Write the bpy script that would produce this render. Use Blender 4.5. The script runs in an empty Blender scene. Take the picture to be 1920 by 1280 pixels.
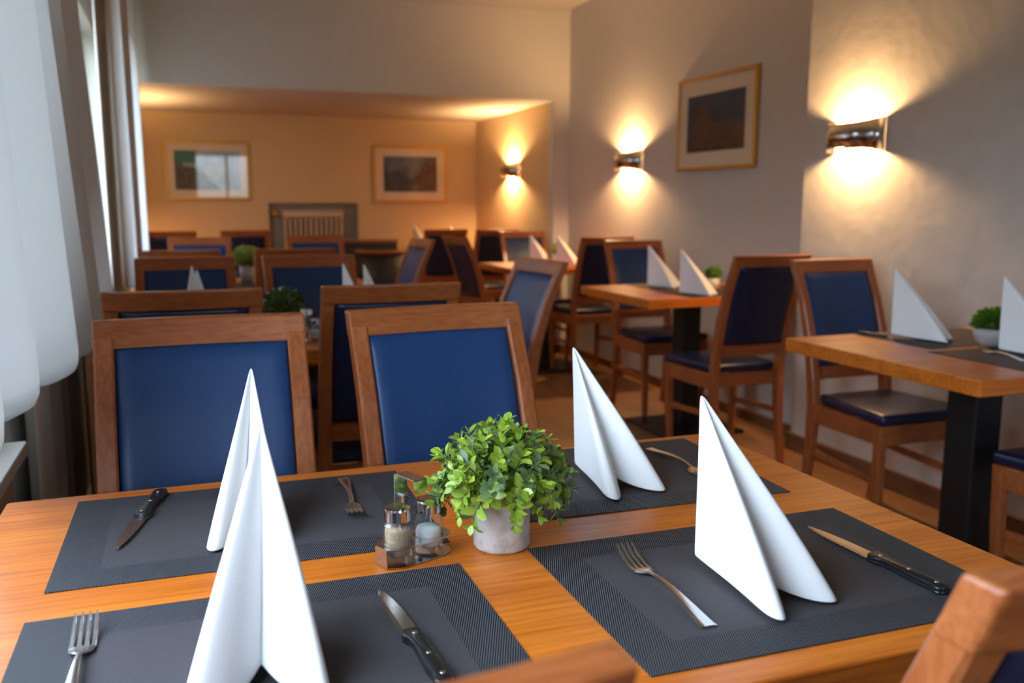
import bpy, bmesh, math, random
from math import sin, cos, pi, radians as R
from mathutils import Vector, Matrix
random.seed(7)
SC = bpy.context.scene
COL = SC.collection

# ------------------------------------------------------------------ camera
CAM = Vector((0.3767, -1.3478, 1.1846))
cam_d = bpy.data.cameras.new('camera')
cam = bpy.data.objects.new('camera', cam_d); COL.objects.link(cam)
r_ = Vector((0.93764, -0.34753, 0.00209)).normalized()
f_ = Vector((0.34350, 0.92674, -0.15198)).normalized()
u_ = r_.cross(f_).normalized(); r_ = f_.cross(u_).normalized()
m = Matrix((r_, u_, -f_)).transposed().to_4x4(); m.translation = CAM
cam.matrix_world = m
cam_d.sensor_width = 36; cam_d.lens = 31.44
cam_d.clip_start = 0.02; cam_d.clip_end = 200
cam_d.dof.use_dof = True; cam_d.dof.focus_distance = 1.16; cam_d.dof.aperture_fstop = 4.6
SC.camera = cam

# ------------------------------------------------------------------ world, exposure
SC.view_settings.view_transform = 'Standard'; SC.view_settings.look = 'None'
SC.view_settings.gamma = 1; SC.view_settings.use_curve_mapping = False
SC.view_settings.exposure = 0.0
SC.cycles.use_denoising = True
SC.cycles.max_bounces = 9; SC.cycles.diffuse_bounces = 5; SC.cycles.glossy_bounces = 5
SC.cycles.transmission_bounces = 9; SC.cycles.transparent_max_bounces = 12
SC.cycles.sample_clamp_indirect = 4.0
SC.cycles.caustics_reflective = False; SC.cycles.caustics_refractive = False
W = bpy.data.worlds.new('overcast_sky'); SC.world = W; W.use_nodes = True
nt = W.node_tree; bg = nt.nodes['Background']
tc = nt.nodes.new('ShaderNodeTexCoord'); sx = nt.nodes.new('ShaderNodeSeparateXYZ')
rp = nt.nodes.new('ShaderNodeValToRGB')
nt.links.new(tc.outputs['Generated'], sx.inputs[0]); nt.links.new(sx.outputs['Z'], rp.inputs[0])
rp.color_ramp.elements[0].position = 0.0; rp.color_ramp.elements[0].color = (0.34, 0.40, 0.36, 1)
rp.color_ramp.elements[1].position = 0.06; rp.color_ramp.elements[1].color = (0.68, 0.81, 1.0, 1)
# dark low band added to dim upper walls, left out behind camera for reflections
def wm(op, a, b, c=None):
    n = nt.nodes.new('ShaderNodeMath'); n.operation = op; n.use_clamp = op == 'MULTIPLY'
    for i, v in enumerate((a, b)):
        if isinstance(v, (int, float)): n.inputs[i].default_value = v
        else: nt.links.new(v, n.inputs[i])
    return n.outputs[0]
mr = nt.nodes.new('ShaderNodeMapRange'); mr.inputs['From Min'].default_value = 0.05; mr.inputs['From Max'].default_value = 0.16
mr.inputs['To Min'].default_value = 1.0; mr.inputs['To Max'].default_value = 0.0; nt.links.new(sx.outputs['Z'], mr.inputs['Value'])
band = wm('MULTIPLY', wm('GREATER_THAN', sx.outputs['Y'], -0.80), mr.outputs[0])
wmx = nt.nodes.new('ShaderNodeMix'); wmx.data_type = 'RGBA'; nt.links.new(band, wmx.inputs[0]); nt.links.new(rp.outputs[0], wmx.inputs[6])
wmx.inputs[7].default_value = (0.035, 0.043, 0.042, 1)
nt.links.new(wmx.outputs[2], bg.inputs[0]); bg.inputs[1].default_value = 11.5

# ------------------------------------------------------------------ room numbers (metres)
XL, XN, XF, XA = -0.05, 3.14, 3.29, 3.158        # left wall, near right wall, far right wall, alcove right wall
YB, YH, YJ, YR = 7.185, 5.23, 2.18, -4.4         # back wall, header wall, wall jog, wall behind the camera
ZC, ZA = 2.66, 1.975                             # ceilings
WT = 0.14
WINS = [(-1.60, 1.10), (2.2, 4.95)]
RW = (0.75, 2.05)                                # window in the wall behind the camera
WZ = (0.90, 2.22)
for a, b in WINS:                                # daylight portals sit in the window openings
    l = bpy.data.lights.new('window_portal', 'AREA'); l.shape = 'RECTANGLE'
    l.size = WZ[1]-WZ[0]; l.size_y = b-a; l.cycles.is_portal = True
    o = bpy.data.objects.new('window_portal', l); COL.objects.link(o)
    o.location = (XL-WT-0.03, (a+b)/2, sum(WZ)/2); o.rotation_euler = (0, R(-90), 0)

l = bpy.data.lights.new('window_portal', 'AREA'); l.shape = 'RECTANGLE'; l.size = RW[1]-RW[0]; l.size_y = WZ[1]-WZ[0]; l.cycles.is_portal = True
o = bpy.data.objects.new('window_portal', l); COL.objects.link(o); o.location = (sum(RW)/2, YR-.18, sum(WZ)/2); o.rotation_euler = (R(90), 0, 0)

# ------------------------------------------------------------------ materials
def mat(name, col, rough=0.5, metal=0.0, **k):
    m = bpy.data.materials.new(name); m.use_nodes = True
    b = m.node_tree.nodes['Principled BSDF']
    b.inputs['Base Color'].default_value = (*col, 1); b.inputs['Roughness'].default_value = rough
    b.inputs['Metallic'].default_value = metal
    for kk, v in k.items(): b.inputs[kk.replace('_', ' ')].default_value = v
    return m
def N(m, t, **k):
    n = m.node_tree.nodes.new(t)
    for a, v in k.items(): setattr(n, a, v)
    return n
def L(m, a, b): m.node_tree.links.new(a, b)
def math_(m, op, a, b=None):
    n = N(m, 'ShaderNodeMath', operation=op)
    for i, v in enumerate((a, b)):
        if v is None: continue
        if isinstance(v, (int, float)): n.inputs[i].default_value = v
        else: L(m, v, n.inputs[i])
    return n.outputs[0]
def noise_col(m, c1, c2, scale, stretch=(1, 1, 1), detail=4, lo=0.3, hi=0.7, bump=0.0, dist=0.0, rough=None, bdist=0.02):
    b = m.node_tree.nodes['Principled BSDF']
    tc = N(m, 'ShaderNodeTexCoord'); mp = N(m, 'ShaderNodeMapping'); mp.inputs['Scale'].default_value = stretch
    L(m, tc.outputs['Object'], mp.inputs[0])
    nz = N(m, 'ShaderNodeTexNoise'); nz.inputs['Scale'].default_value = scale; nz.inputs['Detail'].default_value = detail
    nz.inputs['Distortion'].default_value = dist
    L(m, mp.outputs[0], nz.inputs['Vector'])
    cr = N(m, 'ShaderNodeValToRGB'); cr.color_ramp.elements[0].position = lo; cr.color_ramp.elements[1].position = hi
    cr.color_ramp.elements[0].color = (*c1, 1); cr.color_ramp.elements[1].color = (*c2, 1)
    L(m, nz.outputs['Fac'], cr.inputs[0]); L(m, cr.outputs[0], b.inputs['Base Color'])
    if bump:
        bp = N(m, 'ShaderNodeBump'); bp.inputs['Strength'].default_value = bump; bp.inputs['Distance'].default_value = bdist
        L(m, nz.outputs['Fac'], bp.inputs['Height']); L(m, bp.outputs[0], b.inputs['Normal'])
    return nz, cr

def wood(name, c1, c2, stretch, rough=0.35, coat=0.3, scale=1.0):
    m = mat(name, c1, rough); b = m.node_tree.nodes['Principled BSDF']
    nz, cr = noise_col(m, c1, c2, scale, stretch, detail=6, lo=0.25, hi=0.75, dist=0.6)
    # fine pores on top of the broad grain
    tc = N(m, 'ShaderNodeTexCoord'); mp = N(m, 'ShaderNodeMapping'); mp.inputs['Scale'].default_value = tuple(s*5 for s in stretch)
    L(m, tc.outputs['Object'], mp.inputs[0])
    n2 = N(m, 'ShaderNodeTexNoise'); n2.inputs['Scale'].default_value = scale*2; n2.inputs['Detail'].default_value = 3
    L(m, mp.outputs[0], n2.inputs['Vector'])
    mx = N(m, 'ShaderNodeMix', data_type='RGBA', blend_type='MULTIPLY'); mx.inputs[0].default_value = 0.6
    r2 = N(m, 'ShaderNodeValToRGB'); r2.color_ramp.elements[0].position = 0.35; r2.color_ramp.elements[0].color = (0.6, 0.5, 0.42, 1)
    r2.color_ramp.elements[1].position = 0.6; r2.color_ramp.elements[1].color = (1, 1, 1, 1)
    L(m, n2.outputs['Fac'], r2.inputs[0]); L(m, cr.outputs[0], mx.inputs[6]); L(m, r2.outputs[0], mx.inputs[7])
    L(m, mx.outputs[2], b.inputs['Base Color'])
    b.inputs['Coat Weight'].default_value = coat; b.inputs['Coat Roughness'].default_value = 0.18
    return m

M = {}
M['table'] = wood('honey_wood_top', (0.56, 0.128, 0.009), (0.80, 0.240, 0.026), (0.8, 14, 14), 0.36, 0.08)
M['table'].node_tree.nodes['Principled BSDF'].inputs['Specular IOR Level'].default_value = 0.35
M['chair'] = wood('red_brown_wood', (0.33, 0.084, 0.021), (0.48, 0.148, 0.043), (6, 6, 1.2), 0.36, 0.16, 2.2)
M['rail'] = wood('red_brown_wood_rail', (0.33, 0.084, 0.021), (0.48, 0.148, 0.043), (1.2, 8, 8), 0.36, 0.16, 2.2)
M['leather'] = mat('blue_leatherette', (0.012, 0.040, 0.115), 0.38, Specular_IOR_Level=0.4)
noise_col(M['leather'], (0.012, 0.046, 0.142), (0.015, 0.054, 0.165), 300, bump=0.08, bdist=0.001)
M['seatleather'] = mat('navy_leatherette', (0.007, 0.014, 0.05), 0.33, Specular_IOR_Level=0.5)
M['blackleather'] = mat('black_leatherette', (0.012, 0.012, 0.016), 0.5)
M['wall'] = mat('cream_plaster', (0.66, 0.63, 0.585), 0.85)
noise_col(M['wall'], (0.62, 0.585, 0.52), (0.66, 0.625, 0.56), 60, bump=0.15, bdist=0.004)
M['wall_lamp_tint'] = mat('cream_plaster_lamp_tint', (0.66, 0.53, 0.36), 0.85)  # part of the lamps' warm glow is put into this alcove plaster colour
noise_col(M['wall_lamp_tint'], (0.66, 0.50, 0.27), (0.70, 0.54, 0.31), 60, bump=0.15, bdist=0.004)
M['wallrough'] = mat('rough_cream_plaster', (0.68, 0.65, 0.60), 0.85)
noise_col(M['wallrough'], (0.62, 0.585, 0.52), (0.67, 0.635, 0.57), 11, detail=8, bump=0.28, bdist=0.010)
M['ceil'] = mat('ceiling_paint', (0.60, 0.56, 0.50), 0.9)
M['floor'] = wood('floor_planks', (0.27, 0.125, 0.047), (0.41, 0.21, 0.088), (7, 0.7, 7), 0.45, 0.15)
M['base'] = mat('baseboard_wood', (0.16, 0.07, 0.028), 0.45)
noise_col(M['base'], (0.13, 0.055, 0.022), (0.22, 0.10, 0.042), 3, (8, 1, 8))
M['blackmetal'] = mat('black_powder_coat', (0.008, 0.008, 0.010), 0.42)
M['chrome'] = mat('polished_steel', (0.62, 0.61, 0.60), 0.14, 1.0)
M['steel'] = mat('brushed_steel', (0.66, 0.65, 0.64), 0.24, 1.0)
M['sconce'] = mat('sconce_steel', (0.55, 0.53, 0.50), 0.16, 1.0)
M['brass'] = mat('brass', (0.75, 0.50, 0.16), 0.3, 1.0)
M['gold'] = mat('gold_frame', (0.62, 0.32, 0.05), 0.38, 0.6)
M['matboard'] = mat('cream_mat_board', (0.78, 0.68, 0.52), 0.8)
M['handle'] = mat('black_knife_handle', (0.012, 0.012, 0.014), 0.28)
M['whitepaint'] = mat('white_frame_paint', (0.50, 0.50, 0.47), 0.45)
M['sill'] = mat('sill_stone', (0.52, 0.50, 0.46), 0.35)
M['radiator'] = mat('radiator_enamel', (0.62, 0.50, 0.34), 0.45)
M['taupe'] = mat('taupe_drape_panel', (0.34, 0.31, 0.25), 0.8)
M['niche'] = mat('niche_paint', (0.38, 0.33, 0.25), 0.8)
M['whitepot'] = mat('white_ceramic', (0.82, 0.82, 0.80), 0.3)
M['greypot'] = mat('concrete_pot', (0.42, 0.41, 0.39), 0.85)
noise_col(M['greypot'], (0.46, 0.445, 0.42), (0.64, 0.625, 0.60), 60, detail=10, lo=0.36, hi=0.55, bump=0.25, dist=0.35, bdist=0.001)
M['bowlpot'] = mat('pale_concrete_bowl', (0.5, 0.5, 0.49), 0.7)
M['soil'] = mat('soil', (0.03, 0.025, 0.015), 0.95)
M['salt'] = mat('salt', (0.85, 0.85, 0.85), 0.9)
M['pepper'] = mat('ground_pepper', (0.36, 0.27, 0.19), 0.95)
noise_col(M['pepper'], (0.40, 0.27, 0.17), (0.64, 0.47, 0.33), 900, detail=2)
M['stem'] = mat('stem_green', (0.09, 0.16, 0.03), 0.6)
M['tape'] = mat('wooden_wand', (0.55, 0.26, 0.06), 0.5)

# napkin paper cloth
m = M['napkin'] = mat('white_napkin_cloth', (0.90, 0.90, 0.89), 0.9)
noise_col(m, (0.885, 0.885, 0.88), (0.91, 0.91, 0.905), 420, detail=3, bump=0.25, bdist=0.0012)
m.node_tree.nodes['Principled BSDF'].inputs['Subsurface Weight'].default_value = 0.0
# leaves
def leafmat(name, c1, c2, rough=0.3):
    m = mat(name, c1, rough); b = m.node_tree.nodes['Principled BSDF']
    g = N(m, 'ShaderNodeNewGeometry'); cr = N(m, 'ShaderNodeValToRGB')
    cr.color_ramp.elements[0].color = (*c1, 1); cr.color_ramp.elements[1].color = (*c2, 1)
    L(m, g.outputs['Random Per Island'], cr.inputs[0]); L(m, cr.outputs[0], b.inputs['Base Color'])
    tr = N(m, 'ShaderNodeBsdfTranslucent'); L(m, cr.outputs[0], tr.inputs[0])
    mx = N(m, 'ShaderNodeMixShader'); mx.inputs[0].default_value = 0.22
    out = [n for n in m.node_tree.nodes if n.type == 'OUTPUT_MATERIAL'][0]
    L(m, b.outputs[0], mx.inputs[1]); L(m, tr.outputs[0], mx.inputs[2]); L(m, mx.outputs[0], out.inputs[0])
    return m
M['leaf'] = leafmat('fresh_leaf', (0.22, 0.36, 0.025), (0.48, 0.60, 0.09))
M['leafdark'] = leafmat('dusty_leaf', (0.09, 0.16, 0.06), (0.18, 0.26, 0.11))
M['leafball'] = leafmat('olive_leaf', (0.035, 0.075, 0.008), (0.10, 0.15, 0.02))
M['grassy'] = leafmat('grass_leaf', (0.08, 0.20, 0.012), (0.17, 0.36, 0.035))
M['leafyellow'] = leafmat('yellow_green_leaf', (0.30, 0.42, 0.06), (0.48, 0.58, 0.12))
# curtains let daylight through
def cloth(name, c, t, c2=None):
    m = mat(name, c, 0.95)
    b = m.node_tree.nodes['Principled BSDF']
    tr = N(m, 'ShaderNodeBsdfTranslucent'); tr.inputs[0].default_value = (*(c2 or c), 1)
    mx = N(m, 'ShaderNodeMixShader'); mx.inputs[0].default_value = t
    out = [n for n in m.node_tree.nodes if n.type == 'OUTPUT_MATERIAL'][0]
    L(m, b.outputs[0], mx.inputs[1]); L(m, tr.outputs[0], mx.inputs[2]); L(m, mx.outputs[0], out.inputs[0])
    tc = N(m, 'ShaderNodeTexCoord'); nz = N(m, 'ShaderNodeTexNoise'); nz.inputs['Scale'].default_value = 350
    L(m, tc.outputs['Object'], nz.inputs['Vector'])
    bp = N(m, 'ShaderNodeBump'); bp.inputs['Strength'].default_value = 0.15; bp.inputs['Distance'].default_value = 0.001
    L(m, nz.outputs['Fac'], bp.inputs['Height']); L(m, bp.outputs[0], b.inputs['Normal'])
    return m
M['curtain'] = cloth('white_curtain_cloth', (0.82, 0.82, 0.81), 0.36)
M['sheer'] = cloth('thin_white_curtain_cloth', (0.90, 0.90, 0.89), 0.68)
M['blind'] = cloth('blind_cloth', (0.68, 0.74, 0.73), 0.42)
M['drape'] = cloth('taupe_drape_cloth', (0.56, 0.51, 0.43), 0.06)
# thin window glass: mirror a little, let the rest straight through
m = M['pane'] = bpy.data.materials.new('window_glass'); m.use_nodes = True
for n in list(m.node_tree.nodes): m.node_tree.nodes.remove(n)
out = N(m, 'ShaderNodeOutputMaterial'); tr = N(m, 'ShaderNodeBsdfTransparent'); tr.inputs[0].default_value = (0.95, 0.98, 0.97, 1)
gl = N(m, 'ShaderNodeBsdfGlossy'); gl.inputs['Roughness'].default_value = 0.01
mx = N(m, 'ShaderNodeMixShader'); mx.inputs[0].default_value = .06; L(m, tr.outputs[0], mx.inputs[1]); L(m, gl.outputs[0], mx.inputs[2]); L(m, mx.outputs[0], out.inputs[0])
m = M['picglass'] = bpy.data.materials.new('picture_glass'); m.use_nodes = True
for n in list(m.node_tree.nodes): m.node_tree.nodes.remove(n)
out = N(m, 'ShaderNodeOutputMaterial'); tr = N(m, 'ShaderNodeBsdfTransparent'); gl = N(m, 'ShaderNodeBsdfGlossy'); gl.inputs['Roughness'].default_value = 0.02
mx = N(m, 'ShaderNodeMixShader'); mx.inputs[0].default_value = .055; L(m, tr.outputs[0], mx.inputs[1]); L(m, gl.outputs[0], mx.inputs[2]); L(m, mx.outputs[0], out.inputs[0])
m = M['glass'] = bpy.data.materials.new('shaker_glass'); m.use_nodes = True
for n in list(m.node_tree.nodes): m.node_tree.nodes.remove(n)
out = N(m, 'ShaderNodeOutputMaterial'); tr = N(m, 'ShaderNodeBsdfTransparent'); tr.inputs[0].default_value = (0.97, 0.985, 0.98, 1)
gl = N(m, 'ShaderNodeBsdfGlossy'); gl.inputs['Roughness'].default_value = 0.02; fr = N(m, 'ShaderNodeLayerWeight'); fr.inputs[0].default_value = .5
fa = math_(m, 'ADD', math_(m, 'MULTIPLY', math_(m, 'POWER', fr.outputs['Facing'], 3.0), .55), .045)
mx = N(m, 'ShaderNodeMixShader'); L(m, fa, mx.inputs[0]); L(m, tr.outputs[0], mx.inputs[1]); L(m, gl.outputs[0], mx.inputs[2]); L(m, mx.outputs[0], out.inputs[0])

# woven place mat: ribbed border, finer ribbed middle
MW, MH, INS = 0.4725, 0.330, 0.053
def matmat():
    m = mat('woven_vinyl', (0.05, 0.05, 0.055), 0.6, Specular_IOR_Level=0.16); b = m.node_tree.nodes['Principled BSDF']
    tc = N(m, 'ShaderNodeTexCoord'); s = N(m, 'ShaderNodeSeparateXYZ'); L(m, tc.outputs['Object'], s.inputs[0])
    X, Y = s.outputs[0], s.outputs[1]
    def wave(ax, ay, period):
        v = math_(m, 'ADD', math_(m, 'MULTIPLY', X, ax*2*pi/period), math_(m, 'MULTIPLY', Y, ay*2*pi/period))
        return math_(m, 'ADD', math_(m, 'MULTIPLY', math_(m, 'SINE', v), 0.5), 0.5)
    a = R(69-90)
    w1 = wave(cos(a), sin(a), 0.00245)
    w2 = math_(m, 'MULTIPLY', wave(cos(R(24)), sin(R(24)), 0.0021), wave(cos(R(-62)), sin(R(-62)), 0.0016))
    inx = math_(m, 'LESS_THAN', math_(m, 'ABSOLUTE', X), MW/2-INS); iny = math_(m, 'LESS_THAN', math_(m, 'ABSOLUTE', Y), MH/2-INS)
    inn = math_(m, 'MULTIPLY', inx, iny)
    c1 = N(m, 'ShaderNodeValToRGB'); L(m, w1, c1.inputs[0])
    c1.color_ramp.elements[0].position = 0.5; c1.color_ramp.elements[0].color = (0.002, 0.002, 0.004, 1)
    c1.color_ramp.elements[1].position = 0.85; c1.color_ramp.elements[1].color = (0.13, 0.135, 0.15, 1)
    c2 = N(m, 'ShaderNodeValToRGB'); L(m, w2, c2.inputs[0])
    c2.color_ramp.elements[0].position = 0.1; c2.color_ramp.elements[0].color = (0.030, 0.028, 0.032, 1)
    c2.color_ramp.elements[1].position = 0.8; c2.color_ramp.elements[1].color = (0.17, 0.16, 0.172, 1)
    mx = N(m, 'ShaderNodeMix', data_type='RGBA'); L(m, inn, mx.inputs[0]); L(m, c1.outputs[0], mx.inputs[6]); L(m, c2.outputs[0], mx.inputs[7])
    L(m, mx.outputs[2], b.inputs['Base Color'])
    h = N(m, 'ShaderNodeMix', data_type='FLOAT'); L(m, inn, h.inputs[0]); L(m, w1, h.inputs[2]); L(m, math_(m, 'MULTIPLY', w2, 0.35), h.inputs[3])
    bp = N(m, 'ShaderNodeBump'); bp.inputs['Strength'].default_value = 0.5; bp.inputs['Distance'].default_value = 0.0006
    L(m, h.outputs[0], bp.inputs['Height']); L(m, bp.outputs[0], b.inputs['Normal'])
    return m
M['mat'] = matmat()

# ------------------------------------------------------------------ mesh helpers
def obj(name, bm, m=None, parent=None, smooth=False, kind=None, sub=0, solid=0, loc=None):
    me = bpy.data.meshes.new(name); bm.normal_update(); bm.to_mesh(me); bm.free()
    if smooth:
        for p in me.polygons: p.use_smooth = True
    o = bpy.data.objects.new(name, me); COL.objects.link(o)
    for mm in (m if isinstance(m, (list, tuple)) else [m]):
        if mm: me.materials.append(mm)
    if parent: o.parent = parent
    if kind: o['kind'] = kind
    if solid:
        s = o.modifiers.new('s', 'SOLIDIFY'); s.thickness = solid; s.offset = 0
    if sub:
        s = o.modifiers.new('d', 'SUBSURF'); s.levels = sub; s.render_levels = sub
    if loc: o.location = loc
    return o
def tag(o, label, cat, group=None):
    o['label'] = label; o['category'] = cat
    if group: o['group'] = group
    return o
def thing(name, label, cat, loc=(0, 0, 0), rz=0, group=None):
    o = bpy.data.objects.new(name, None); COL.objects.link(o); o.empty_display_size = 0.1
    o.location = loc; o.rotation_euler = (0, 0, rz)
    return tag(o, label, cat, group)
def box(bm, x0, x1, y0, y1, z0, z1, bev=0, seg=2, mi=0, M4=None):
    g = bmesh.new()
    v = [g.verts.new(p) for p in ((x0,y0,z0),(x1,y0,z0),(x1,y1,z0),(x0,y1,z0),(x0,y0,z1),(x1,y0,z1),(x1,y1,z1),(x0,y1,z1))]
    for f in ((3,2,1,0),(4,5,6,7),(0,1,5,4),(1,2,6,5),(2,3,7,6),(3,0,4,7)): g.faces.new([v[i] for i in f])
    if bev: bmesh.ops.bevel(g, geom=g.edges[:], offset=bev, segments=seg, profile=0.5, affect='EDGES')
    join(bm, g, mi, M4)
def join(bm, g, mi=0, M4=None):
    vm = {}
    for v in g.verts: vm[v] = bm.verts.new(M4 @ v.co if M4 else v.co)
    for f in g.faces:
        try:
            nf = bm.faces.new([vm[v] for v in f.verts]); nf.material_index = mi; nf.smooth = f.smooth
        except ValueError: pass
    g.free()
def B(name, x0, x1, y0, y1, z0, z1, m, parent=None, bev=0, kind=None, M4=None):
    bm = bmesh.new(); box(bm, x0, x1, y0, y1, z0, z1, bev, M4=M4)
    return obj(name, bm, m, parent, kind=kind)
def lathe(bm, prof, n=32, c=(0, 0), mi=0, cap=True, flat=False):
    rings = []
    for r, z in prof:
        rings.append([bm.verts.new((c[0]+r*cos(2*pi*i/n), c[1]+r*sin(2*pi*i/n), z)) for i in range(n)])
    for a, b in zip(rings, rings[1:]):
        for i in range(n):
            f = bm.faces.new((a[i], a[(i+1) % n], b[(i+1) % n], b[i])); f.material_index = mi; f.smooth = not flat
    if cap:
        f = bm.faces.new(rings[0][::-1]); f.material_index = mi
        f = bm.faces.new(rings[-1]); f.material_index = mi
def sweep(bm, path, w, d, bev=0.0):
    """rectangular bar along path of (x,y,z); w across x, d across the path in the y-z plane; w,d may be lists"""
    n = len(path); rings = []
    for i, p in enumerate(path):
        p = Vector(p); a = Vector(path[max(i-1, 0)]); b = Vector(path[min(i+1, n-1)])
        t = (b-a).normalized(); nx = Vector((1, 0, 0)); ny = t.cross(nx).normalized(); nx = ny.cross(t).normalized()
        ww = (w[i] if isinstance(w, list) else w)/2; dd = (d[i] if isinstance(d, list) else d)/2
        c = min(bev, ww*.6, dd*.6) if bev else 0
        if c:
            off = [(-ww+c,-dd),(ww-c,-dd),(ww,-dd+c),(ww,dd-c),(ww-c,dd),(-ww+c,dd),(-ww,dd-c),(-ww,-dd+c)]
        else: off = [(-ww,-dd),(ww,-dd),(ww,dd),(-ww,dd)]
        rings.append([bm.verts.new(p+nx*x+ny*y) for x, y in off])
    k = len(rings[0])
    for a, b in zip(rings, rings[1:]):
        for i in range(k): bm.faces.new((a[i], a[(i+1) % k], b[(i+1) % k], b[i]))
    bm.faces.new(rings[0][::-1]); bm.faces.new(rings[-1])
    bmesh.ops.recalc_face_normals(bm, faces=bm.faces[:])
def tube(bm, pts, r, n=6):
    rings = []
    for i, p in enumerate(pts):
        p = Vector(p); t = (Vector(pts[min(i+1, len(pts)-1)])-Vector(pts[max(i-1, 0)])).normalized()
        a = t.orthogonal().normalized(); b = t.cross(a)
        rr = r[i] if isinstance(r, list) else r
        rings.append([bm.verts.new(p+rr*(a*cos(2*pi*k/n)+b*sin(2*pi*k/n))) for k in range(n)])
    for a, b in zip(rings, rings[1:]):
        # keep rings aligned
        j = min(range(n), key=lambda q: (b[q].co-a[0].co).length)
        b2 = b[j:]+b[:j]; 
        if (b2[1].co-a[1].co).length > (b2[-1].co-a[1].co).length: b2 = [b2[0]]+b2[:0:-1]
        for i in range(n):
            f = bm.faces.new((a[i], a[(i+1) % n], b2[(i+1) % n], b2[i])); f.smooth = True
        b[:] = b2
    bm.faces.new(rings[0][::-1]); bm.faces.new(rings[-1])
def dup(root, loc, rz, label, group=None, scale=None):
    r = root.copy(); COL.objects.link(r); r.location = loc; r.rotation_euler = (0, 0, rz); r['label'] = label
    if group: r['group'] = group
    if scale: r.scale = scale
    for ch in list(root.children):
        c = ch.copy(); COL.objects.link(c); c.parent = r
        for g in ch.children:
            d = g.copy(); COL.objects.link(d); d.parent = c
    return r

# ------------------------------------------------------------------ the room
B('floor', XL-0.3, XF+0.3, YR-0.1, YB+0.2, -0.1, 0, M['floor'], kind='structure')
B('ceiling', XL-0.3, XF+0.3, YR-0.1, YH, ZC, ZC+0.1, M['ceil'], kind='structure')
bm = bmesh.new()
box(bm, XL-0.3, XF+0.2, YH+0.12, YB+0.2, ZA, ZA+0.1)
obj('ceiling_alcove', bm, M['ceil'], kind='structure')
bm = bmesh.new()
box(bm, XL-0.3, XF+0.2, YH, YH+0.12, ZA, ZC+0.1); box(bm, XA, XF+0.2, YH, YH+0.12, 0, ZA)
obj('wall_header', bm, M['wall'], kind='structure')
bm = bmesh.new(); box(bm, XF, XF+0.15, YJ-0.2, YH+0.12, 0, ZC+0.1); obj('wall_right', bm, M['wall'], kind='structure')
bm = bmesh.new(); box(bm, XN, XN+0.3, YR, YJ, 0, ZC+0.1, 0.006, 2); obj('wall_right_near', bm, M['wallrough'], kind='structure')
bm = bmesh.new(); box(bm, XA, XA+0.1, YH+0.12, YB+0.1, 0, ZA+0.1); obj('wall_right_alcove', bm, M['wall_lamp_tint'], kind='structure')
bm = bmesh.new()
box(bm, XL-0.3, RW[0], YR-0.15, YR, 0, ZC+0.1); box(bm, RW[1], XN+0.3, YR-0.15, YR, 0, ZC+0.1)
box(bm, *RW, YR-0.15, YR, 0, WZ[0]); box(bm, *RW, YR-0.15, YR, WZ[1], ZC+0.1); obj('wall_rear', bm, M['wall'], kind='structure')
bm = bmesh.new()
for (p, q, z0, z1) in ((RW[0], RW[0]+.05, *WZ), (RW[1]-.05, RW[1], *WZ), (1.37, 1.43, *WZ), (*RW, WZ[0], WZ[0]+.05), (*RW, WZ[1]-.05, WZ[1])): box(bm, p, q, YR-.14, YR-.08, z0, z1, .003)
w = obj('window_3', bm, M['whitepaint'], kind='structure')
bm = bmesh.new(); v = [bm.verts.new(c) for c in ((RW[0], YR-.11, WZ[0]), (RW[1], YR-.11, WZ[0]), (RW[1], YR-.11, WZ[1]), (RW[0], YR-.11, WZ[1]))]; bm.faces.new(v); obj('window_pane', bm, M['pane'], w)
NX0, NX1, NZ0, NZ1 = 1.16, 1.985, 0.16, 1.19
bm = bmesh.new()
box(bm, XL-0.3, NX0, YB, YB+0.15, 0, ZA+0.1); box(bm, NX1, XF, YB, YB+0.15, 0, ZA+0.1)
box(bm, NX0, NX1, YB, YB+0.15, NZ1, ZA+0.1); box(bm, NX0, NX1, YB, YB+0.15, 0, NZ0)
obj('wall_back', bm, M['wall_lamp_tint'], kind='structure')
bm = bmesh.new(); box(bm, NX0-0.01, NX1+0.01, YB+0.12, YB+0.17, NZ0-.01, NZ1+.01); obj('wall_niche', bm, M['niche'], kind='structure')
B('drape_stand_in', XL, XL+0.018, 2.2, 4.95, 0, 0.868, M['taupe'], kind='structure', bev=.003)  # panel added under the second window, standing in for drapes below the sill
B('trim_ceiling', XL, XF, YH-0.025, YH, ZC-0.035, ZC, M['ceil'], kind='structure')
bm = bmesh.new()
ys = [YR]+[v for w in WINS for v in w]+[YB+0.1]
for i in range(0, len(ys), 2): box(bm, XL-WT, XL, ys[i], ys[i+1], 0, ZC+0.1)
for a, b in WINS: box(bm, XL-WT, XL, a, b, 0, WZ[0]); box(bm, XL-WT, XL, a, b, WZ[1], ZC+0.1)
obj('wall_left', bm, M['wall'], kind='structure')
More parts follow.
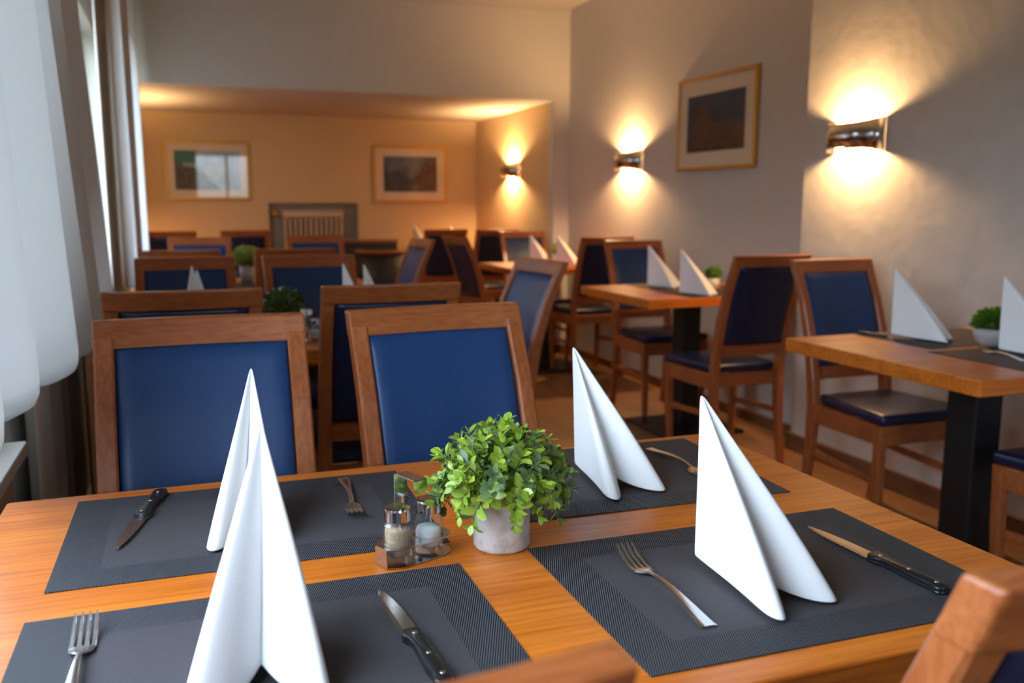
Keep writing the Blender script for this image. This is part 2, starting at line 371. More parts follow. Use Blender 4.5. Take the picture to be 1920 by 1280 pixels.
for i, (a, b) in enumerate(WINS):
    bm = bmesh.new(); x0, x1 = XL-WT, XL-WT+0.06; t = 0.055; mid = (a+b)/2
    for (p, q, z0, z1) in ((a, a+t, *WZ), (b-t, b, *WZ), (mid-t*.7, mid+t*.7, *WZ)): box(bm, x0, x1, p, q, z0, z1, .004)
    for (p, q) in ((a+t, mid-t*.7), (mid+t*.7, b-t)):
        box(bm, x0, x1, p, q, WZ[0], WZ[0]+t, .004); box(bm, x0, x1, p, q, WZ[1]-t, WZ[1], .004)
    w = obj('window_%d' % (i+1), bm, M['whitepaint'], kind='structure')
    bm = bmesh.new()
    for (p, q) in ((a+t, mid-t*.7), (mid+t*.7, b-t)):
        v = [bm.verts.new(c) for c in ((x0+.03, p, WZ[0]+t), (x0+.03, q, WZ[0]+t), (x0+.03, q, WZ[1]-t), (x0+.03, p, WZ[1]-t))]; bm.faces.new(v)
    obj('window_pane', bm, M['pane'], w)
    B('window_sill', XL-WT+0.06, XL+0.03, a-0.03, b+0.03, WZ[0]-0.03, WZ[0], M['sill'], w, 0.004)
# baseboards
B('baseboard_right_far', XF-0.02, XF, YJ, YH, 0, 0.062, M['base'], kind='structure', bev=.003)
bm = bmesh.new(); box(bm, XN-0.018, XN, YR, YJ+.018, 0, 0.085, .003); box(bm, XN, XF-.02, YJ, YJ+0.018, 0, 0.062, .003); obj('baseboard_right_near', bm, M['base'], kind='structure')
B('baseboard_header', XA, XF-.02, YH-0.018, YH, 0, 0.062, M['base'], kind='structure', bev=.003)
B('baseboard_alcove', XA-0.018, XA, YH+0.12, YB, 0, 0.062, M['base'], kind='structure', bev=.003)
B('baseboard_back', XL, XA-.018, YB-0.018, YB, 0, 0.062, M['base'], kind='structure', bev=.003)

# deep shelf under the near window
sh = thing('window_shelf', 'grey stone shelf under the near window with dark front edge', 'shelf', (XL, 0, 0))
B('shelf_board', 0, 0.115, -3.0, 0.66, 0.675, 0.705, M['sill'], sh, .004)
B('shelf_apron', 0, 0.09, -3.0, 0.62, 0.0, 0.674, M['niche'], sh)

# radiator in the niche
rad = thing('radiator', 'cream ribbed radiator in the niche of the back wall', 'radiator', ((1.285+1.85)/2, YB+0.055, 0.22))
hw = (1.85-1.285)/2
for i in range(12):
    x = -hw + (i+.5)*2*hw/12; bm = bmesh.new(); box(bm, x-.0125, x+.0125, -.035, .035, 0.03, .86, .012, 3); obj('rib', bm, M['radiator'], rad)
bm = bmesh.new(); box(bm, -hw, hw, -.045, .03, .835, .898, .012, 3); obj('top_header', bm, M['radiator'], rad)
bm = bmesh.new(); box(bm, -hw, hw, -.03, .03, 0.0, .05, .012, 3); obj('bottom_header', bm, M['radiator'], rad)
bm = bmesh.new(); tube(bm, [(-hw, 0, .85), (-hw-.05, 0, .87)], .012, 10)
tube(bm, [(-hw-.05, .0, .87), (-hw-.088, -.01, .875)], .026, 14); obj('valve', bm, M['brass'], rad)

# ------------------------------------------------------------------ chairs
def make_chair(label):
    t = thing('dining_chair', label, 'chair')
    # seat pad, wider at the front (front is -Y)
    def slab(z0, z1, wf, wr, yf, yr, bev, n=3, dome=0):
        g = bmesh.new()
        v = [g.verts.new(p) for p in ((-wf,yf,z0),(wf,yf,z0),(wr,yr,z0),(-wr,yr,z0),(-wf,yf,z1),(wf,yf,z1),(wr,yr,z1),(-wr,yr,z1))]
        for f in ((3,2,1,0),(4,5,6,7),(0,1,5,4),(1,2,6,5),(2,3,7,6),(3,0,4,7)): g.faces.new([v[i] for i in f])
        bmesh.ops.bevel(g, geom=g.edges[:], offset=bev, segments=n, profile=0.5, affect='EDGES'); return g
    obj('seat', slab(.432, .472, .205, .162, -.215, .165, .016, 4), M['seatleather'], t, smooth=True)
    bm = bmesh.new()
    join(bm, slab(.362, .431, .196, -0.0+.19, -.208, -.184, .003)) ; join(bm, slab(.372, .431, .172, .172, .158, .178, .003))
    for s in (-1, 1):
        g = slab(.362, .431, .011, .011, -.186, .160, .003)
        for v in g.verts: v.co.x += s*(.186 - (v.co.y+.186)*.02)
        join(bm, g)
    obj('seat_frame', bm, M['rail'], t)
    for s in (-1, 1):
        bm = bmesh.new()
        sweep(bm, [(s*.172, -.182, 0), (s*.184, -.188, .25), (s*.187, -.189, .431)], [.026, .033, .036], [.026, .034, .038], .004)
        obj('leg', bm, M['chair'], t)
        bm = bmesh.new()
        P = [(.225, 0), (.197, .16), (.184, .30), (.180, .43), (.190, .52), (.222, .68), (.264, .81), (.318, .934)]
        sweep(bm, [(s*.172, y, z) for y, z in P], [.030, .032, .034, .035, .035, .035, .035, .035], [.028, .036, .042, .046, .044, .038, .034, .030], .004)
        obj('leg', bm, M['chair'], t)
        bm = bmesh.new(); sweep(bm, [(s*.178, -.172, .225), (s*.174, .178, .245)], .018, .026, .003); obj('stretcher', bm, M['chair'], t)
    # top rail: shallow curve, flush with the posts
    bm = bmesh.new(); n = 12; rings = []
    for i in range(n+1):
        q = -1+2*i/n; x = q*.1905; c = .016*(1-q*q)
        prof = [(-.0165, .0), (.0165, .0), (.0375, .050), (.0045, .050)]
        rings.append([bm.verts.new((x, .3135+c+y, .9205+z)) for y, z in prof])
    for a, b in zip(rings, rings[1:]):
        for k in range(4): bm.faces.new((a[k], a[(k+1) % 4], b[(k+1) % 4], b[k]))
    bm.faces.new(rings[0][::-1]); bm.faces.new(rings[-1]); bmesh.ops.recalc_face_normals(bm, faces=bm.faces[:])
    bmesh.ops.bevel(bm, geom=[e for e in bm.edges if not e.is_boundary and e.calc_face_angle(0) > .5], offset=.004, segments=2, profile=.5, affect='EDGES')
    obj('top_rail', bm, M['rail'], t)
    bm = bmesh.new(); rings = []
    for i in range(n+1):
        q = -1+2*i/n; x = q*.155; c = .010*(1-q*q)
        rings.append([bm.verts.new((x, c+y, z)) for y, z in ((.188, .520), (.212, .516), (.223, .565), (.199, .570))])
    for a, b in zip(rings, rings[1:]):
        for k in range(4): bm.faces.new((a[k], a[(k+1) % 4], b[(k+1) % 4], b[k]))
    bm.faces.new(rings[0][::-1]); bm.faces.new(rings[-1]); bmesh.ops.recalc_face_normals(bm, faces=bm.faces[:])
    obj('back_rail', bm, M['rail'], t)
    # padded back panel, follows the posts and bulges both ways
    bm = bmesh.new(); nu, nv = 24, 24
    def ymid(z):
        for (y0, z0), (y1, z1) in zip(P, P[1:]):
            if z0 <= z <= z1: return y0+(y1-y0)*(z-z0)/(z1-z0)
        return P[-1][0]
    grid = {}
    for side in (-1, 1):
        for i in range(nu+1):
            for j in range(nv+1):
                u = -1+2*i/nu; v = -1+2*j/nv
                uu = math.copysign(1-(1-abs(u))**1.6, u); vv = math.copysign(1-(1-abs(v))**1.6, v)
                e = min(1, (1-abs(uu))/.20); e2 = min(1, (1-abs(vv))/.16)
                bul = math.sqrt(max(0, 1-(1-e)**2))*math.sqrt(max(0, 1-(1-e2)**2))
                x = uu*.1545; z = .7455+vv*.1765
                y = ymid(z)+.002+.012*(1-uu*uu)+side*(.003+.015*bul)
                grid[side, i, j] = bm.verts.new((x, y, z))
    for side in (-1, 1):
        for i in range(nu):
            for j in range(nv):
                q = (grid[side, i, j], grid[side, i+1, j], grid[side, i+1, j+1], grid[side, i, j+1])
                f = bm.faces.new(q if side < 0 else q[::-1]); f.material_index = 0 if side < 0 else 1
    for j in range(nv):
        bm.faces.new((grid[-1, 0, j], grid[-1, 0, j+1], grid[1, 0, j+1], grid[1, 0, j])); bm.faces.new((grid[-1, nu, j+1], grid[-1, nu, j], grid[1, nu, j], grid[1, nu, j+1]))
    for i in range(nu):
        bm.faces.new((grid[-1, i+1, 0], grid[-1, i, 0], grid[1, i, 0], grid[1, i+1, 0])); bm.faces.new((grid[-1, i, nv], grid[-1, i+1, nv], grid[1, i+1, nv], grid[1, i, nv]))
    obj('backrest', bm, [M['leather'], M['seatleather']], t, smooth=True)
    return t
CH = 'blue padded dining chairs around the tables'
C0 = make_chair('wooden chair with blue padded back across the front table, the left one')
C0.location = (.410, .112, 0); C0['group'] = CH
for x, y, a, lab in [
    (.905, .137, 5, 'wooden chair with blue padded back across the front table, behind the potted plant'),
    (.380, -.652, 180, 'blurred wooden top rail end of a chair rising at the middle of the bottom edge'),
    (.992, -.650, 180, 'wooden chair cut off by the bottom right corner of the photo'),
    (.382, 1.36, 180, 'dark wooden chair seen from behind, back to back with the front left blue chair'),
    (.912, 1.36, 180, 'dark wooden chair seen from behind, back to back with the front right blue chair'),
    (.396, 2.16, 0, 'chair on the far side of the second window-row table, near the white curtain'),
    (.885, 2.15, 0, 'chair on the far side of the second window-row table, left of the slanting end chair'),
    (1.365, 1.85, -84, 'chair at the aisle end of the second window-row table, its back catching bluish daylight'),
    (.365, 3.42, 180, 'chair with a bright orange-lit top rail beside the far white curtain'),
    (.900, 3.40, 180, 'chair with its rail showing just under the radiator, right of the white potted plant'),
    (.500, 4.36, 0, 'chair with pinkish right post on the far side of the third window-row table'),
    (1.240, 4.50, 0, 'chair whose rail covers the bottom of the radiator'),
    (.320, 6.52, 180, 'dark chair in the alcove under the left framed picture'),
    (.880, 6.52, 180, 'dark chair in the alcove just left of the radiator'),
    (1.450, 4.00, -86, 'slanting end chair with narrow bright blue face, below the right alcove picture'),
    (2.420, 4.42, 97, 'chair turned sideways at the aisle end of the far wall-side table, leaning left'),
    (2.505, 6.34, 180, 'dark blue chair in the alcove right of the slanting bright blue chair'),
    (2.935, 6.25, 180, 'dark chair in the alcove right below the farthest wall lamp'),
    (2.945, 5.03, 0, 'chair with greyish back panel behind the far wall-side table, under the farthest lamp'),
    (3.040, 4.35, 180, 'chair seen from behind at the far wall-side table, below the middle wall lamp'),
    (2.930, 3.13, 0, 'chair facing forward on the far side of the middle wall-side table'),
    (2.760, 2.20, 180, 'large dark blue chair back seen from behind, below and right of the framed castle picture'),
    (2.800, 1.215, 0, 'chair facing forward on the far side of the right-hand table, below the nearest wall lamp'),
    (2.795, .345, 180, 'navy seat and front leg of a chair cut by the right edge under a table'),
]:
    dup(C0, (x, y, 0), R(a), lab, CH)

# black bench and low tub chair in the alcove
bn = thing('bench', 'black upholstered bench with thin wooden top rail against the alcove back wall', 'bench', (2.04, 6.93, 0))
B('seat', -.29, .29, -.24, .13, .30, .45, M['blackleather'], bn, .02); B('backrest', -.29, .29, .13, .21, .30, .825, M['blackleather'], bn, .015)
B('top_rail', -.30, .30, .125, .22, .826, .85, M['rail'], bn, .005); B('base', -.27, .27, -.20, .19, 0, .299, M['blackmetal'], bn)
tb = thing('tub_chair', 'low black tub chair with curved wooden rail in front of the black bench', 'chair', (2.04, 6.34, 0), R(10))
def arc(bm, r0, r1, z0, z1, a0, a1, n=24):
    rr = []
    for i in range(n+1):
        a = a0+(a1-a0)*i/n; rr.append([bm.verts.new((r*cos(a), r*sin(a), z)) for r, z in ((r0, z0), (r1, z0), (r1, z1), (r0, z1))])
    for p, q in zip(rr, rr[1:]):
        for k in range(4): f = bm.faces.new((p[k], p[(k+1) % 4], q[(k+1) % 4], q[k])); f.smooth = True
    bm.faces.new(rr[0][::-1]); bm.faces.new(rr[-1]); bmesh.ops.recalc_face_normals(bm, faces=bm.faces[:])
bm = bmesh.new(); arc(bm, .205, .245, .30, .765, R(170), R(370)); obj('backrest', bm, M['blackleather'], tb)
bm = bmesh.new(); arc(bm, .200, .252, .766, .795, R(168), R(372)); obj('top_rail', bm, M['rail'], tb)
bm = bmesh.new(); lathe(bm, [(.17, .30), (.20, .32), (.20, .43), (.17, .455), (.001, .46)], 32); obj('seat', bm, M['blackleather'], tb)
for sx, sy in ((-1, -1), (1, -1), (-1, 1), (1, 1)):
    bm = bmesh.new(); sweep(bm, [(sx*.15, sy*.13, 0), (sx*.13, sy*.11, .31)], [.022, .034], [.022, .034], .003); obj('leg', bm, M['chair'], tb)

# ------------------------------------------------------------------ tables
def table(label, x0, x1, y0, y1, posts, group='pedestal dining tables'):
    cx, cy = (x0+x1)/2, (y0+y1)/2
    t = thing('dining_table', label, 'table', (cx, cy, 0), 0, group)
    bm = bmesh.new(); g = bmesh.new(); hx, hy = (x1-x0)/2, (y1-y0)/2
    v = [g.verts.new(p) for p in ((-hx,-hy,.707),(hx,-hy,.707),(hx,hy,.707),(-hx,hy,.707),(-hx,-hy,.75),(hx,-hy,.75),(hx,hy,.75),(-hx,hy,.75))]
    for f in ((3,2,1,0),(4,5,6,7),(0,1,5,4),(1,2,6,5),(2,3,7,6),(3,0,4,7)): g.faces.new([v[i] for i in f])
    ve = [e for e in g.edges if abs(e.verts[0].co.z-e.verts[1].co.z) > .01]
    bmesh.ops.bevel(g, geom=ve, offset=.007, segments=3, profile=.5, affect='EDGES')
    he = [e for e in g.edges if e.calc_face_angle(0) > .8]
    bmesh.ops.bevel(g, geom=he, offset=.003, segments=2, profile=.5, affect='EDGES')
    join(bm, g); obj('tabletop', bm, M['table'], t)
    for px, py in posts:
        bm = bmesh.new(); box(bm, px-.055, px+.055, py-.055, py+.055, .018, .69, .006)
        box(bm, px-.13, px+.13, py-.13, py+.13, .69, .706, .003); obj('post', bm, M['blackmetal'], t)
        bm = bmesh.new(); box(bm, px-.23, px+.23, py-.23, py+.23, 0, .018, .006); obj('base_plate', bm, M['blackmetal'], t)
    return t
TX0, TX1, TY1, TY0 = .120, 1.320, .092, -.710
table('large honey wood table in the foreground laid with four dark place mats', TX0, TX1, TY0, TY1, [(-.3, 0), (.3, 0)])
table('honey wood table behind the two front blue chairs, mostly hidden by chair backs', .13, 1.36, 1.34, 2.12, [(-.3, 0), (.3, 0)])
table('honey wood table in the third window-side row carrying the white flower pot', .13, 1.36, 3.42, 4.16, [(-.3, 0), (.3, 0)])
table('table at the back of the alcove behind its two left dark chairs', .12, 1.20, 6.60, 7.14, [(0, 0)])
table('orange-edged wooden table at the right side of the photo on a black post', 2.235, 3.075, .30, 1.075, [(0, 0)])
table('wooden table with two napkins below the framed castle picture', 2.385, 3.225, 2.27, 3.02, [(.07, .09)])
table('far wooden table against the right wall just before the alcove', 2.47, 3.235, 4.24, 5.02, [(0, 0)])
table('table in the alcove behind its right dark chairs with orange-lit napkins', 2.38, 3.10, 6.44, 7.10, [(0, 0)])

# ------------------------------------------------------------------ place mats
def make_mat(label):
    bm = bmesh.new(); box(bm, -MW/2, MW/2, -MH/2, MH/2, 0, .0014, .0004, 1)
    return tag(obj('place_mat', bm, M['mat']), label, 'place mat', 'dark woven place mats')
mat0 = None
def place_mat(flx, fly, deg, label):
    """flx, fly: the far-left corner"""
    global mat0
    a = R(deg); c = Vector((flx, fly))+Vector((cos(a), sin(a)))*MW/2+Vector((sin(a), -cos(a)))*MH/2
    if mat0 is None: o = mat0 = make_mat(label)
    else: o = mat0.copy(); COL.objects.link(o); o['label'] = label
    o.location = (c.x, c.y, .7502); o.rotation_euler = (0, 0, a)
place_mat(.2188, .0563, -.82, 'dark woven place mat at the far left of the front table')
place_mat(.2049, -.3476, -.66, 'dark woven place mat under the nearest napkin at the front table')
place_mat(.7719, -.3376, -.85, 'dark woven place mat at the near right of the front table')
place_mat(.7735, .0846, -2.12, 'dark woven place mat at the far right of the front table behind the plant')
place_mat(2.505, 1.06, 0, 'dark place mat on the far side of the right-hand table')
place_mat(2.455, .690, 0, 'dark place mat on the near side of the right-hand table under the blurred fork')
place_mat(2.64, 2.98, 0, 'dark place mat on the far side of the table below the castle picture')
place_mat(2.62, 2.61, 0, 'dark place mat on the near side of the table below the castle picture')
place_mat(.22, 1.71, 0, 'dark place mat behind the left dark chair back on the second window-row table')
place_mat(.79, 1.71, 0, 'dark place mat seen in the gap between the two front blue chairs')
place_mat(.22, 2.09, 0, 'far left dark place mat on the second window-row table')
place_mat(.79, 2.09, 0, 'far right dark place mat on the second window-row table')
place_mat(.50, 3.80, 0, 'grey place mat under the white flower pot')

# ------------------------------------------------------------------ napkins
def catmull(P, n):
    out = []
    for i in range(len(P)-1):
        p0, p1, p2, p3 = P[max(i-1, 0)], P[i], P[i+1], P[min(i+2, len(P)-1)]
        for k in range(n):
            t = k/n; out.append(tuple(.5*((2*p1[j])+(-p0[j]+p2[j])*t+(2*p0[j]-5*p1[j]+4*p2[j]-p3[j])*t*t+(-p0[j]+3*p1[j]-3*p2[j]+p3[j])*t**3) for j in (0, 1)))
    out.append(tuple(P[-1])); return out
def make_napkin(label, w=1.0, tip=(0, 0), h=.197, wl=1.0, seed=0, droop=0.012):
    half = [(-.004, .004), (-.011, -.020), (-.024, -.060), (-.039, -.105), (-.050, -.138), (-.051, -.155), (-.043, -.161), (-.027, -.149), (-.010, -.126), (0, -.108)]
    hr = [(-x, y) for x, y in half][::-1]
    pl = catmull([(x*w*wl, y) for x, y in half], 5); pr = catmull([(x*w, y) for x, y in hr], 5)
    plan = pl+pr[1:]
    bm = bmesh.new(); nt = 16; rows = []
    rnd = random.Random(seed); ph = rnd.random()*6
    for j in range(nt+1):
        t = .022+(1-.022)*j/nt; row = []
        for i, (x, y) in enumerate(plan):
            s = i/(len(plan)-1); valley = math.exp(-((s-.5)/.07)**2)
            tt = t*(1-.06*valley*t)
            # hem lifts a little in the valley, cheeks bulge slightly
            bulge = 1+.05*sin(pi*t)*(1-valley)
            wob = .0012*sin(9*s*pi+ph+3*t)*t
            row.append(bm.verts.new((x*tt*bulge+tip[0]*(1-t)+wob, y*tt*bulge+tip[1]*(1-t), h*(1-t)+(droop*valley+.010*(1-s)**6+.010*s**6)*t*t+.0016)))
        rows.append(row)
    for a, b in zip(rows, rows[1:]):
        for i in range(len(a)-1): bm.faces.new((a[i], b[i], b[i+1], a[i+1]))
    bm.faces.new(rows[0])
    o = obj('napkin', bm, M['napkin'], smooth=True, solid=.0016, sub=1)
    return tag(o, label, 'napkin', 'folded white napkins standing on the tables')
def put(o, x, y, deg, z=.7516): o.location = (x, y, z); o.rotation_euler = (0, 0, R(deg)); return o
put(make_napkin('white folded napkin standing at the far left of the front table, behind another napkin', 0.92, (.022, 0), .207, seed=1), .441, -.060, -1)
put(make_napkin('white folded napkin nearest the camera, cut by the bottom edge', 1.12, (.010, 0), .217, seed=2, wl=1.2), .434, -.448, -3)
nC = put(make_napkin('white folded napkin standing between fork and knife at the near right of the front table', 1.10, (-.002, .006), .212, seed=3, wl=.72), .950, -.458, 12)
put(make_napkin('white folded napkin standing right behind the leafy plant on the front table', 1.12, (-.008, .010), .207, seed=4, wl=.76), .974, -.052, 9)
def nap(x, y, deg, label, s=1.0):
    o = nC.copy(); COL.objects.link(o); o['label'] = label; put(o, x, y, deg); o.scale = (s, s, s)
nap(2.57, .955, 35, 'white folded napkin left of the grass pot on the right-hand table', 1.08)
nap(2.64, .60, 30, 'white folded napkin cut by the right edge of the photo', 1.08)
nap(2.70, 2.84, 40, 'left white folded napkin on the table below the castle picture', 1.05)
nap(2.655, 2.44, 42, 'white folded napkin right of its neighbour at the table below the castle picture', 1.05)
nap(.425, 1.57, 0, 'grey-lit napkin tip showing above the left dark chair back', 1.1)
nap(.415, 1.95, 0, 'lower napkin peak just left of the grey-lit napkin tip', 1.05)
nap(.875, 1.57, 5, 'napkin tip showing above the dark chair back behind the front right chair', 1.15)
nap(1.02, 1.97, 5, 'tiny napkin tip on the orange table corner in the middle distance', 1.0)
nap(2.80, 4.80, 40, 'left napkin on the far wall-side table with warm lit edge', 1.0)
nap(2.86, 4.44, 45, 'right napkin on the far wall-side table with warm lit edge', 1.05)
nap(2.72, 6.62, 35, 'orange-lit napkin in the alcove right of the dark blue chair', 1.15)
nap(2.46, 6.93, 35, 'orange-lit napkin in the alcove left of the slanting bright blue chair', 1.15)

# ------------------------------------------------------------------ cutlery (handle end at origin, points to +Y)
def ribbon(bm, pts, th=.0016):
    """pts: (x, y, z, halfwidth) centre line in the y direction"""
    top = []; bot = []
    for x, y, z, w in pts:
        top.append([bm.verts.new((x-w, y, z+th*.4)), bm.verts.new((x-w*.55, y, z+th)), bm.verts.new((x+w*.55, y, z+th)), bm.verts.new((x+w, y, z+th*.4))])
        bot.append([bm.verts.new((x-w, y, z)), bm.verts.new((x+w, y, z))])
    for a, b, c, d in zip(top, top[1:], bot, bot[1:]):
        for i in range(3): bm.faces.new((a[i], a[i+1], b[i+1], b[i]))
        bm.faces.new((c[1], c[0], d[0], d[1])); bm.faces.new((a[0], b[0], d[0], c[0])); bm.faces.new((b[3], a[3], c[1], d[1]))
    bm.faces.new((*top[0], bot[0][1], bot[0][0])); bm.faces.new((*top[-1][::-1], bot[-1][0], bot[-1][1]))
def make_fork(label):
    t = thing('fork', label, 'fork', group='steel forks on the place mats')
    bm = bmesh.new()
    ribbon(bm, [(0, 0, .0005, .0098), (0, .015, .0012, .0094), (0, .04, .0045, .0076), (0, .07, .0080, .0056), (0, .10, .0094, .0040), (0, .122, .0080, .0031), (0, .135, .0050, .0034)], .0022)
    obj('handle', bm, M['steel'], t, smooth=False, sub=1)
    bm = bmesh.new()
    ribbon(bm, [(0, .134, .0052, .0034), (0, .138, .0038, .0075), (0, .143, .0026, .0112), (0, .150, .0014, .0121), (0, .156, .0010, .0122)], .0018)
    for k in range(4):
        x = (k-1.5)*.0068
        ribbon(bm, [(x, .153, .0012, .0026), (x, .165, .0016, .0023), (x, .18, .0052, .0021), (x, .195, .0115, .0017), (x, .203, .0160, .0010)], .0017)
    obj('head', bm, M['steel'], t, smooth=False)
    return t
def make_knife(label):
    t = thing('steak_knife', label, 'knife', group='black handled steak knives')
    # blade
    bm = bmesh.new(); n = 26; L0, L1 = .108, .222
    up = []; lo = []
    for i in range(n+1):
        q = i/n; y = L0+(L1-L0)*q
        back = .0095*(1-q**3.2)+(-.001)*q; edge = -.0092*math.sqrt(max(0, 1-max(0, (q-.35)/.65)**2.4))
        if i == n: edge = back-.0004
        up.append((back, y)); lo.append((edge+(.0006 if (i % 2 and .05 < q < .9) else 0), y))
    for zz, s in ((.0042, 1),):
        vs = []
        for (a, y), (b, _) in zip(up, lo):
            vs.append([bm.verts.new((a, y, .0046)), bm.verts.new((a*.25+b*.75, y, .0044)), bm.verts.new((b, y, .0036)), bm.verts.new((a, y, .0028))])
        for p, q in zip(vs, vs[1:]):
            for k in range(4): bm.faces.new((p[k], q[k], q[(k+1) % 4], p[(k+1) % 4]))
    obj('blade', bm, M['steel'], t)
    # riveted handle with a hooked end
    outl = [(-.0075, .108), (-.0105, .103), (-.0108, .095), (-.0070, .086), (-.0062, .070), (-.0075, .050), (-.0085, .030), (-.0072, .014), (-.0100, .006), (-.0075, -.001), (.002, -.003), (.0085, .002), (.0098, .012), (.0092, .04), (.0090, .08), (.0092, .108)]
    pts = catmull(outl, 3)
    bm = bmesh.new(); lay = [(.0002, .92), (.0012, 1.0), (.0040, 1.0), (.0044, .94), (.0050, 1.0), (.0085, 1.0), (.0098, .9)]
    rings = []
    for z, s in lay:
        cx = .0005
        rings.append([bm.verts.new((cx+(x-cx)*s, .053+(y-.053)*(1-(1-s)*.12), z)) for x, y in pts])
    k = len(pts)
    for a, b in zip(rings, rings[1:]):
        for i in range(k): bm.faces.new((a[i], a[(i+1) % k], b[(i+1) % k], b[i]))
    bm.faces.new(rings[0]); bm.faces.new(rings[-1][::-1]); bmesh.ops.recalc_face_normals(bm, faces=bm.faces[:])
    h = obj('handle', bm, M['handle'], t, smooth=True)
    for yy in (.012, .052, .096):
        bm = bmesh.new(); lathe(bm, [(.0028, .0094), (.0028, .0102), (.0020, .0104)], 14, (.0015, yy)); obj('rivet', bm, M['steel'], h)
    return t
F0 = make_fork('steel fork tilted on the near right place mat beside the standing napkin')
Z = .7518
def lay(o, ex, ey, tx, ty, label=None):
    a = math.atan2(ty-ey, tx-ex)-pi/2
    if label is None: o.location = (ex, ey, Z); o.rotation_euler = (0, 0, a); return o
    return dup(o, (ex, ey, Z), a, label)
lay(F0, .871, -.604, .877, -.40)
lay(F0, .2655, -.585, .268, -.385, 'steel fork lying at the bottom left of the photo, tines up')
lay(F0, .603, .032, .588, -.16, 'steel fork at the far left place mat with tines towards the camera')
lay(F0, 1.148, .022, 1.150, -.18, 'steel fork with curved handle at the far right place mat, head hidden by a napkin')
lay(F0, 2.575, .46, 2.625, .66, 'blurred fork on the table at the right edge of the photo')
K0 = make_knife('black handled steak knife lying right of the napkin on the near right place mat')
lay(K0, 1.163, -.625, 1.154, -.40)
lay(K0, .582, -.623, .569, -.40, 'black handled steak knife pointing away right of the nearest napkin')
lay(K0, .333, .046, .279, -.18, 'black handled steak knife with its tip towards the camera on the far left place mat')
lay(K0, 2.525, 1.060, 2.560, .86, 'blurred dark handled knife on the right-hand table left of its napkin')

# ------------------------------------------------------------------ cruet holder with shakers
def make_holder(label):
    t = thing('cruet_holder', label, 'holder', group='steel cruet holders')
    def outline(r=.0235, hx=.030):
        p = [(-.047, -.012), (-.030, -.0235)]
        p += [(hx+r*cos(a), r*sin(a)) for a in [-pi/2+pi*i/12 for i in range(13)]]
        p += [(-.030, .0235), (-.047, .012)]
        return p
    def plate(z, holes=False):
        bm = bmesh.new(); O = outline()
        if not holes:
            vs = [bm.verts.new((x, y, z)) for x, y in O]; bm.faces.new(vs)
        else:
            # outer ring joined to two round cut-outs through bridging strips
            import mathutils
            es = []; vs = [bm.verts.new((x, y, z)) for x, y in O]
            for a, b in zip(vs, vs[1:]+vs[:1]): es.append(bm.edges.new((a, b)))
            for cx in (-.0225, .0245):
                hv = [bm.verts.new((cx+.0196*cos(2*pi*i/24), .0196*sin(2*pi*i/24), z)) for i in range(24)]
                for a, b in zip(hv, hv[1:]+hv[:1]): es.append(bm.edges.new((a, b)))
            bmesh.ops.triangle_fill(bm, use_beauty=True, use_dissolve=False, edges=es)
            bad = [f for f in bm.faces if any((f.calc_center_median().xy-Vector((cx, 0))).length < .0188 for cx in (-.0225, .0245))]
            bmesh.ops.delete(bm, geom=bad, context='FACES_ONLY')
        return bm
    obj('base_plate', plate(.0012), M['chrome'], t, solid=.001)
    obj('upper_plate', plate(.0235, True), M['chrome'], t, solid=.0009)
    bm = bmesh.new()
    P = [(-.030, -.0235), (-.047, -.012), (-.047, .012), (-.030, .0235)]
    a = [bm.verts.new((x, y, .0012)) for x, y in P]; b = [bm.verts.new((x, y, .0235)) for x, y in P]
    bm.faces.new((a[1], a[2], b[2], b[1]))
    obj('end_wall', bm, M['chrome'], t, solid=.0009)
    bm = bmesh.new(); w = .0095; prof = [(.024, .0235), (.024, .060), (.024, .1015), (.0225, .1035), (-.016, .1035), (-.0175, .102), (-.0175, .092)]
    rows = [[bm.verts.new((sx*w, y, z)) for sx in (-1, 1)] for y, z in prof]
    rows.append([bm.verts.new((sx*w*.7, -.0175, .0875)) for sx in (-1, 1)]); rows.append([bm.verts.new((sx*w*.25, -.0175, .0855)) for sx in (-1, 1)])
    for p, q in zip(rows, rows[1:]): bm.faces.new((p[0], p[1], q[1], q[0]))
    obj('handle', bm, M['chrome'], t, solid=.001)
    return t
def make_shaker(label, fill, top, cat):
    t = thing(cat, label, 'shaker')
    bm = bmesh.new()
    lathe(bm, [(.0165, .0), (.0186, .002), (.0186, .043), (.0178, .0465), (.0150, .050), (.0148, .054)], 10, flat=True)
    inner = bmesh.new(); lathe(inner, [(.0155, .009), (.0160, .044), (.0132, .0500), (.0130, .0525)], 20)
    bmesh.ops.reverse_faces(inner, faces=inner.faces[:]); join(bm, inner)
    g = obj('glass_body', bm, M['glass'], t)
    bm = bmesh.new(); lathe(bm, [(.0145, .0095), (.0152, .0102), (.0157, top-.006), (.0145, top-.002), (.006, top)], 24); obj('filling', bm, fill, t)
    bm = bmesh.new(); lathe(bm, [(.0152, .052), (.0163, .0525), (.0163, .0655), (.0157, .0680), (.012, .0694), (.0, .0702)], 48, cap=False, flat=True); obj('cap', bm, M['chrome'], t)
    return t
HX, HY, HA = .630, -.3115, R(22)
H0 = make_holder('bent steel cruet holder with raised handle on the front table'); H0.location = (HX, HY, .7502); H0.rotation_euler = (0, 0, HA)
SP = make_shaker('glass pepper shaker with brown ground pepper in the front steel holder', M['pepper'], .0455, 'pepper_shaker')
SS = make_shaker('glass salt shaker half full of white salt in the front steel holder', M['salt'], .034, 'salt_shaker')
SP.location = (HX-.0225*cos(HA), HY-.0225*sin(HA), .7522); SS.location = (HX+.0245*cos(HA), HY+.0245*sin(HA), .7522)
SP.rotation_euler = SS.rotation_euler = (0, 0, .2)
dup(H0, (.745, 1.52, .7502), R(20), 'blurred steel cruet holder on the table seen between the two front blue chairs')
